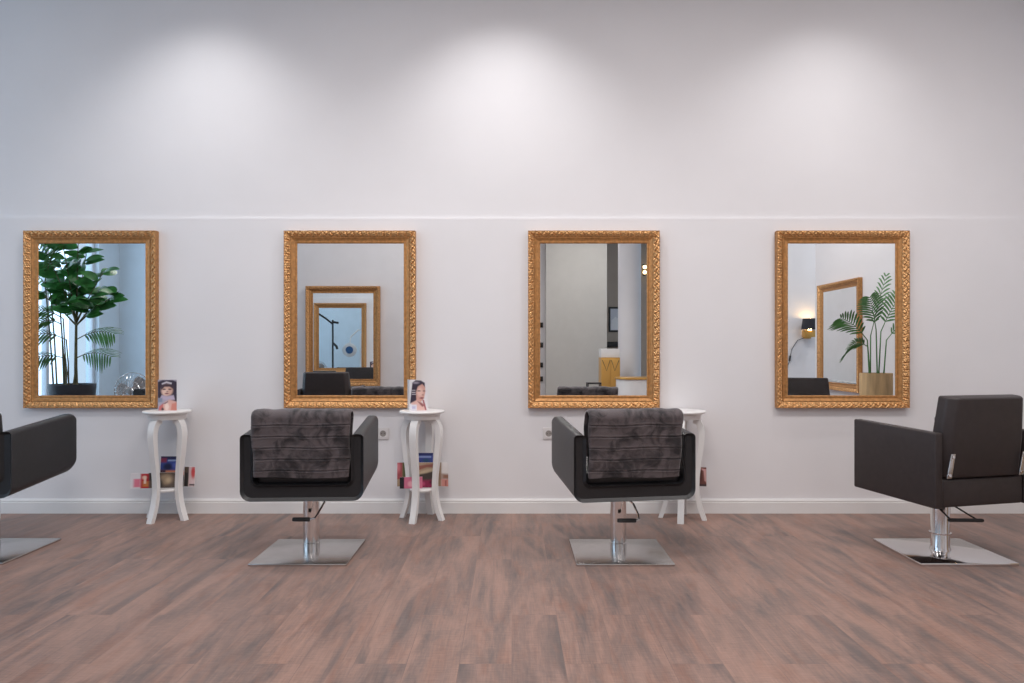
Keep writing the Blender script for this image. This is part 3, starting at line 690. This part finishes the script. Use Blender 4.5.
# tub plant: rubber tree and palm in one dark planter
def tub_plant():
    c = V(72, 395, 7.5); x, y = c.x, c.y
    t = thing('potted_rubber_tree', 'leafy rubber tree in a dark planter reflected in the leftmost mirror', 'plant', (x, y, 0))
    b = MB(); b.lathe([(0.16, 0), (0.17, 0.01), (0.225, 0.765), (0.225, 0.772), (0.21, 0.772), (0.205, 0.74)], seg=40, caps=False); b.lathe([(0.01, 0.004), (0.165, 0.004)], seg=40, caps=False)
    b.build('planter', M['planter'], t)
    b = MB(); b.lathe([(0.004, 0.745), (0.206, 0.738)], seg=32, caps=False); b.build('soil', M['soil'], t)
    tr = MB(); sx = 0.045
    tr.tube([(sx, 0, 0.735), (sx-0.005, 0, 0.95), (sx+0.003, 0.01, 1.2), (sx, 0, 1.42)], [0.019, 0.016, 0.014, 0.012], 10)
    rnd = random.Random(21); lf = MB()
    tips = [(-0.30, 0.05, 1.72), (-0.20, -0.12, 2.05), (-0.05, 0.1, 2.32), (0.12, -0.05, 2.15), (0.10, 0.05, 2.40), (0.33, 0.0, 1.95), (0.42, -0.08, 1.72), (0.34, 0.12, 1.60), (0.20, -0.1, 1.75), (-0.08, 0.02, 1.82), (0.05, 0.15, 1.62), (-0.28, 0.1, 2.30)]
    for tx, ty, tz in tips:
        p0 = Vector((sx, 0, 1.38+0.06*rnd.random())); p2 = Vector((tx, ty, tz)); p1 = p0.lerp(p2, 0.5)+Vector((0, 0, 0.03))
        tr.tube([p0, p0.lerp(p1, 0.5), p1, p1.lerp(p2, 0.5), p2], [0.010, 0.008, 0.006, 0.005, 0.004], 6)
        for k in range(13):
            s = 0.42+0.62*k/12; p = p0.lerp(p2, min(s, 1.0)) + Vector((0, 0, 0.01))
            a = rnd.random()*2*PI; d = Vector((math.cos(a), math.sin(a), 0.35*rnd.random()-0.1)) + (p2-p0).normalized()*0.35
            leaf(lf, p, d, Vector((0.6*rnd.uniform(-1, 1), 0.5+0.7*rnd.random(), 0.75)), 0.16+0.07*rnd.random(), 0.10+0.04*rnd.random())
    tr.build('trunk', M['trunk'], t); weld(lf); lf.build('foliage', M['leaf'], t, angle=80)
    t2 = thing('palm_plant', 'feathery palm growing beside the rubber tree in the same dark planter', 'plant', (x, y, 0))
    pf = MB(); ps = MB()
    specs = [(0.05, (1, 0.05, 0), 0.40, 0.26, 0.20, 1.24), (0.05, (1, 0.25, 0), 0.44, 0.22, 0.20, 1.04), (-0.04, (-1, 0.2, 0), 0.40, 0.16, 0.20, 1.04), (-0.06, (-1, 0.35, 0), 0.42, 0.24, 0.22, 1.24),
             (-0.08, (-0.9, 0.5, 0), 0.36, 0.28, 0.22, 1.46), (-0.20, (-1, -0.1, 0), 0.30, 0.50, 0.20, 1.72), (-0.14, (-0.6, 0.5, 0), 0.22, 0.60, 0.12, 1.78), (-0.10, (-0.5, 0.8, 0), 0.30, 0.20, 0.26, 1.40), (-0.26, (0.5, 0.4, 0), 0.30, 0.52, 0.20, 1.85)]
    for k, (bx, d, L, rise, droop, z0) in enumerate(specs):
        b0 = (bx*0.6, 0.03*(k % 3), 0.735); knee = Vector((bx, 0.02*(k % 3), z0))
        pts = frond(pf, knee, d, L, rise, droop, 11, 0.21, k, 0.026, 0.75, 0.40)
        ps.tube([Vector(b0), Vector(b0).lerp(knee, 0.5)+Vector((0.008, 0, 0)), knee]+pts[1::3], [0.010, 0.008, 0.007]+[0.0055-0.0006*i for i in range(len(pts[1::3]))], 6)
    ps.build('stem', M['trunk'], t2); weld(pf); pf.build('foliage', M['leaf2'], t2, angle=80)
tub_plant()

def wood_palm():
    c = V(876, 373, 6.55); t = thing('potted_palm', 'slender palm in a pale wooden planter, reflected in the rightmost mirror', 'plant', (c.x, c.y, 0))
    b = MB(); b.lathe([(0.125, 0), (0.138, 0.01), (0.140, 0.912), (0.136, 0.918), (0.126, 0.918), (0.124, 0.87)], seg=40, caps=False); b.lathe([(0.01, 0.004), (0.13, 0.004)], seg=40, caps=False); b.build('planter', M['woodpot'], t)
    b = MB(); b.lathe([(0.004, 0.88), (0.127, 0.874)], seg=32, caps=False); b.build('soil', M['soil'], t)
    ps = MB(); pf = MB()
    # (base x, knee x, knee z, direction, length, rise, droop)
    for k, (bx, kx, kz, d, L, rise, droop) in enumerate([(-0.04, -0.05, 1.26, (0.35, 0.35, 0), 0.13, 0.57, 0.03), (0.03, 0.04, 1.30, (1, 0.1, 0), 0.18, 0.44, 0.10), (-0.06, -0.09, 1.22, (-1, 0.2, 0), 0.27, 0.34, 0.14), (-0.06, -0.09, 1.16, (-1, 0.3, 0), 0.22, 0.14, 0.16), (0.0, -0.02, 1.32, (-0.5, 0.5, 0), 0.16, 0.34, 0.06), (0.05, 0.07, 1.22, (0.7, 0.4, 0), 0.20, 0.30, 0.10)]):
        knee = Vector((kx, 0.01*k, kz)); b0 = Vector((bx, 0.012*(k-2), 0.872))
        pts = frond(pf, knee, d, L, rise, droop, 11, 0.18, 40+k, 0.022, 0.8, 0.25)
        ps.tube([b0, b0.lerp(knee, 0.5), knee]+pts[1::3], [0.008, 0.0065, 0.0055]+[0.0045-0.0005*i for i in range(len(pts[1::3]))], 6)
    ps.build('stem', M['leaf2'], t); weld(pf); pf.build('foliage', M['leaf2'], t, angle=80)
wood_palm()

# ------------------------------------------------------------------ desk fan on a pedestal
def fan():
    c = V(136, 391, 7.3); x, y, z = c.x, c.y, c.z
    t = thing('pedestal_fan', 'silver fan with a round wire guard reflected in the leftmost mirror', 'fan', (x, y, 0))
    b = MB(); b.lathe([(0.01, 0), (0.17, 0), (0.175, 0.012), (0.06, 0.03), (0.018, 0.05)], seg=36); b.build('base', M['chrome'], t)
    b = MB(); b.tube([(0, 0, 0.045), (0, 0, z-0.02), (0, -0.02, z)], 0.012, 12); b.build('pole', M['chrome'], t)
    b = MB(); b.tube([(0, -0.14, z), (0, -0.12, z), (0, 0.0, z), (0, 0.02, z)], [0.03, 0.055, 0.06, 0.045], 20); b.build('motor', M['grey'], t)
    R = 0.19; g2 = MB()
    def wire(y0, n):
        for k in range(n):
            a = 2*PI*k/n; ca, sa = math.cos(a), math.sin(a)
            g2.tube([(ca*0.03, y0*1.3, z+sa*0.03), (ca*R*0.55, y0*1.25, z+sa*R*0.55), (ca*R*0.9, y0*0.8, z+sa*R*0.9), (ca*R, 0.06, z+sa*R)], 0.0022, 4)
    def ring(r, yy, rr): g2.tube([(r*math.cos(2*PI*i/40), yy, z+r*math.sin(2*PI*i/40)) for i in range(41)], rr, 6)
    for yy in (0.115, ):
        wire(yy, 28); ring(0.05, 0.148, 0.003); ring(R*0.6, 0.14, 0.002)
    ring(R, 0.06, 0.004); ring(R, 0.05, 0.003); g2.build('guard', M['chrome'], t)
    for k in range(3):
        a0 = 2*PI*k/3+math.radians(140-90); m = MB(); rings = []
        for j in range(7):
            r = 0.035+0.13*j/6; w = 0.30+0.55*math.sin(PI*(0.25+0.6*j/6)); pts = []
            for i in range(7):
                a = a0+w*(i/6-0.5)*1.25; pts.append((r*math.cos(a), 0.06+0.03*(i/6-0.5), z+r*math.sin(a)))
            rings.append(pts+[(p[0], p[1]+0.004, p[2]) for p in reversed(pts)])
        m.loft(rings); m.build('blade', M['grey'], t)
    b = MB(); b.tube([(0, 0.02, z), (0, 0.09, z), (0, 0.10, z)], [0.04, 0.04, 0.025], 20); b.build('hub', M['grey'], t)
fan()

# ------------------------------------------------------------------ hair treatment stand by the window
def treatment_stand():
    x, y = -4.06, 0.3
    t = thing('treatment_stand', 'black hairdressing arm stand seen in the mirror within the second mirror', 'stand', (x, y, 0))
    b = MB()
    for k in range(5):
        a = 2*PI*k/5; b.tube([(0, 0, 0.09), (0.28*math.cos(a), 0.28*math.sin(a), 0.05)], 0.016, 8); b.sphere((0.28*math.cos(a), 0.28*math.sin(a), 0.026), 0.026, 10, 8)
    b.build('base', M['blackp'], t)
    b = MB(); b.tube([(0, 0, 0.08), (0, 0, 1.85)], 0.022, 12); b.build('pole', M['blackp'], t)
    b = MB(); b.tube([(0, 0, 1.75), (-0.15, 0.05, 1.88), (-0.36, 0.08, 2.02)], 0.022, 8); b.tube([(0, 0, 1.80), (0.14, 0.03, 1.78)], 0.026, 8); b.build('upper_arm', M['blackp'], t)
    b = MB(); b.tube([(0, 0, 1.30), (0.10, 0.05, 1.22), (0.12, 0.05, 1.15)], 0.03, 8); b.build('clamp', M['blackp'], t)
    t2 = thing('magnifier_lamp', 'white jointed lamp with a round blue-centred head in the innermost mirror view', 'lamp', (x+0.62, y-0.25, 0))
    b = MB(); b.lathe([(0.02, 0), (0.19, 0), (0.19, 0.03), (0.03, 0.05)], seg=28); b.build('base', M['white'], t2)
    b = MB(); b.tube([(0, 0, 0.04), (0, 0, 1.5), (0.05, 0, 1.58), (-0.05, 0.03, 1.62), (-0.22, 0.1, 1.45)], 0.018, 10); b.build('arm', M['white'], t2)
    b = MB(); c = Vector((-0.24, 0.12, 1.13)); b.tube([c+Vector((0, -0.07, 0)), c+Vector((0, -0.05, 0)), c+Vector((0, 0.04, 0)), c+Vector((0, 0.05, 0))], [0.06, 0.16, 0.17, 0.15], 24); b.tube([c+Vector((0, 0, 0.15)), (-0.22, 0.1, 1.45)], 0.015, 8); h = b.build('lamp_head', M['white'], t2)
    b = MB(); b.tube([c+Vector((0, 0.045, 0)), c+Vector((0, 0.056, 0))], 0.09, 20); b.build('lens', M['bluep'], h)
treatment_stand()

# ------------------------------------------------------------------ sconce lamp, sideboard and tools at the right back wall
def sconce():
    c = V(810, 340, 9.48)
    t = thing('wall_lamp', 'black-shaded wall lamp with a glowing gold base, reflected in the rightmost mirror', 'lamp', (c.x, 0.23, 0))
    z0 = H+13/F*9.48
    b = MB(); b.box((0, 0.075, z0+0.045), (0.15, 0.09, 0.09)); b.box((0, 0.02, z0+0.03), (0.10, 0.04, 0.10)); b.build('gold_base', M['brass'], t, bevel=0.004)
    b = MB(); b.lathe([(0.115, z0+0.10), (0.095, z0+0.245)], (0, 0.128, 0), 36, caps=False); b.lathe([(0.092, z0+0.245), (0.112, z0+0.10)], (0, 0.128, 0), 36, caps=False); b.build('lamp_shade', M['shade'], t)
    b = MB(); b.sphere((0, 0.115, z0+0.15), 0.03, 14, 10); b.tube([(0, 0.1, z0+0.085), (0, 0.115, z0+0.125)], 0.012, 10); b.build('bulb', M['glow'], t)
    b = MB(); b.tube([(-0.04, 0.03, z0-0.01), (-0.12, 0.012, z0-0.04), (-0.20, 0.012, z0-0.16), (-0.235, 0.012, z0-0.33), (-0.30, 0.012, z0-0.50), (-0.30, 0.012, 0.25)], 0.004, 6)
    co = b.build('power_cord', M['blackp'], t)
    b = MB(); b.tube([(-0.222, 0.014, z0-0.25), (-0.232, 0.014, z0-0.32)], 0.012, 10); b.build('switch', M['blackp'], co)
    light('sconce_bulb', 'POINT', (c.x, 0.23+0.115, z0+0.22), 1.8, (1.0, 0.62, 0.26), shadow_soft_size=0.03)
    light('sconce_bulb', 'POINT', (c.x, 0.23+0.115, z0+0.105), 1.2, (1.0, 0.62, 0.26), shadow_soft_size=0.02)
sconce()
t = thing('sideboard', 'low white sideboard under the black tool tray at the right back wall', 'cabinet', (2.98, 0.455, 0))
b = MB(); b.box((0, 0, 0.30), (0.8, 0.42, 0.52)); b.build('body', M['white'], t, bevel=0.005)
b = MB(); b.box((0, 0, 0.57), (0.84, 0.445, 0.022)); b.build('top', M['white'], t, bevel=0.004)
for s in (-1, 1):
    b = MB(); b.box((s*0.2, 0.214, 0.30), (0.385, 0.016, 0.49)); d = b.build('door', M['white'], t, bevel=0.003)
    b = MB(); b.tube([(s*0.04, 0.235, 0.28), (s*0.04, 0.235, 0.38)], 0.006, 8); b.build('handle', M['brass'], d)
    for q in (-1, 1):
        b = MB(); b.lathe([(0.018, 0), (0.022, 0.042)], (s*0.34, q*0.16, 0), 14); b.build('foot', M['white'], t)
t = thing('tool_tray', 'black tray with coiled white cables, seen in the slanting side mirror', 'tray', (2.98, 0.47, 0.5815))
b = MB(); b.box((0, 0, 0.05), (0.74, 0.26, 0.10)); b.build('tray', M['blackp'], t, bevel=0.012)
b = MB()
for k in range(4): b.tube([(-0.14+0.09*k+0.07*math.cos(a), 0.08*math.sin(a), 0.108+0.012*math.sin(2*a)+0.010*k) for a in [2*PI*i/24 for i in range(25)]], 0.007, 6)
b.build('cable', M['white'], t)

# ------------------------------------------------------------------ reception corner behind the camera (third mirror)
c = V(629.5, 350, 12.0)
b = MB(); b.lathe([(0.205, 0), (0.205, 0.10), (0.192, 0.11), (0.192, 3.8), (0.215, 3.85), (0.215, CZ)], (c.x, c.y, 0), 48); o = b.build('trim_2', M['wall']); o['kind'] = 'structure'   # round column
t = thing('gold_cabinet', 'tall gold cabinet with crossed front lines, reflected in the third mirror', 'cabinet', (1.565, -1.62, 0))
b = MB(); b.box((0, 0, 0.52), (0.30, 0.34, 0.98)); b.build('body', M['brass'], t, bevel=0.006)
for s in (-1, 1):
    b = MB(); b.box((s*0.073, 0.174, 0.52), (0.142, 0.012, 0.93)); d = b.build('door', M['brass'], t, bevel=0.003)
    for z0, z1 in ((0.97, 0.80), (0.12, 0.30)):
        b = MB(); b.tube([(s*0.01, 0.183, z0), (s*0.065, 0.183, z1), (s*0.132, 0.183, z0)], 0.006, 6); b.build('ornament', M['trunk'], d)
b = MB(); b.box((0, 0, 0.015), (0.26, 0.30, 0.03)); b.build('plinth', M['blackp'], t)
b = MB(); b.box((1.565, -1.62, 1.0805), (0.30, 0.26, 0.14)); o = b.build('storage_box', M['white'], bevel=0.006); tag(o, 'plain white box on top of the gold cabinet', 'box')
t = thing('reception_desk', 'white reception desk with a gold rim, reflected before the white column', 'desk', (2.27, -1.05, 0))
def stadium(hw, hd, n=10): 
    r = hd; return [(hw-r+r*math.cos(a), r*math.sin(a)) for a in [-PI/2+PI*i/n for i in range(n+1)]]+[(-hw+r+r*math.cos(a), r*math.sin(a)) for a in [PI/2+PI*i/n for i in range(n+1)]]
b = MB(); b.loft([[(px, py, z) for px, py in stadium(0.68, 0.26)] for z in (0.06, 0.685)]); b.build('body', M['white'], t)
b = MB(); b.loft([[(px, py, z) for px, py in stadium(0.70, 0.28)] for z in (0.685, 0.715)]); b.build('gold_rim', M['brass'], t, bevel=0.005)
b = MB(); b.loft([[(px, py, z) for px, py in stadium(0.64, 0.22)] for z in (0, 0.06)]); b.build('plinth', M['brass'], t)
t = thing('metal_stool', 'small black metal stool left of the gold cabinet in the third mirror', 'stool', (1.17, -0.35, 0))
b = MB(); b.box((0, 0, 0.655), (0.20, 0.20, 0.02)); b.build('seat', M['blackp'], t, bevel=0.003)
for a in (-1, 1):
    for q in (-1, 1):
        b = MB(); b.tube([(a*0.09, q*0.09, 0.646), (a*0.11, q*0.11, 0)], 0.009, 8); b.build('leg', M['blackp'], t)
b = MB()
for a in (-1, 1): b.tube([(a*0.103, -0.103, 0.2), (a*0.103, 0.103, 0.2)], 0.006, 6); b.tube([(-0.103, a*0.103, 0.2), (0.103, a*0.103, 0.2)], 0.006, 6)
b.build('stretcher', M['blackp'], t)
# framed picture on the far wall
p0, p1 = V(608.5, 307, 16.5), V(622, 332, 16.5)
cx, cz, ww, hh = (p0.x+p1.x)/2, (p0.z+p1.z)/2, p1.x-p0.x, p0.z-p1.z
t = thing('picture_frame', 'black framed picture on the far dark wall beside the white column', 'picture', (cx, -6.67, cz))
b = MB()
for s in (-1, 1): b.box((s*(ww/2-0.02), 0.015, 0), (0.04, 0.03, hh)); b.box((0, 0.015, s*(hh/2-0.02)), (ww-0.08, 0.03, 0.04))
b.build('frame', M['blackp'], t)
b = MB(); b.mi = 0; b.box((0, 0.008, 0), (ww-0.08, 0.012, hh-0.08)); b.mi = 1
b.face([(-0.10, 0.0148, -hh/2+0.05), (0.06, 0.0148, -hh/2+0.05), (0.10, 0.0148, 0.0), (0.0, 0.0148, 0.06), (-0.09, 0.0148, -0.02)]); b.build('print', [M['pgrey'], M['paper']], t)
p0, p1 = V(609, 341, 16.5), V(622, 347, 16.5)
t = thing('wall_shelf', 'dark wall shelf below the framed picture', 'shelf', ((p0.x+p1.x)/2, -6.67, p1.z))
b = MB(); b.box((0, 0.08, 0.06), (0.55, 0.16, 0.12)); b.build('board', M['blackp'], t, bevel=0.004)
for k, py in enumerate((325, 345, 365, 379)):
    q = V(541.0, py, 14.2); t = thing('wall_hook', 'small black hook on the far white wall, at the left edge of the third mirror', 'hook', (q.x, -4.4, q.z), 0, 'black wall hooks')
    b = MB(); b.box((0, 0.008, 0), (0.08, 0.016, 0.10)); b.build('back_plate', M['blackp'], t, bevel=0.004)
    b = MB(); b.tube([(0, 0.012, -0.02), (0, 0.07, -0.03), (0, 0.08, 0.02)], 0.012, 8); b.build('peg', M['blackp'], t)

# recessed housings of the three wall-washing spots (above the frame)
for k, (sx, e) in enumerate(SPOTS):
    t = thing('ceiling_spot', ['recessed ceiling spot lighting the wall between the two leftmost mirrors', 'recessed ceiling spot lighting the wall between the two middle mirrors', 'recessed ceiling spot lighting the wall above the rightmost mirror'][k], 'lamp', (sx, 4.17, CZ), 0, 'ceiling spots')
    b = MB(); b.lathe([(0.05, -0.001), (0.062, -0.001), (0.062, -0.012), (0.05, -0.014)], seg=28, caps=False); b.build('ring', M['chrome'], t)

# small twin lamp on the far wall, seen beside the column
q = V(645.0, 269.5, 16.35); t = thing('wall_spotlight', 'small twin spotlight glowing on the far wall right of the white column', 'lamp', (q.x, -6.67, q.z))
b = MB(); b.box((0, 0.03, 0), (0.05, 0.06, 0.26)); b.build('mount', M['blackp'], t, bevel=0.004)
for dz in (-0.06, 0.06):
    b = MB(); b.tube([(0, 0.055, dz), (0, 0.12, dz), (0, 0.13, dz)], [0.03, 0.045, 0.03], 14); b.build('bulb', M['glow'], t)
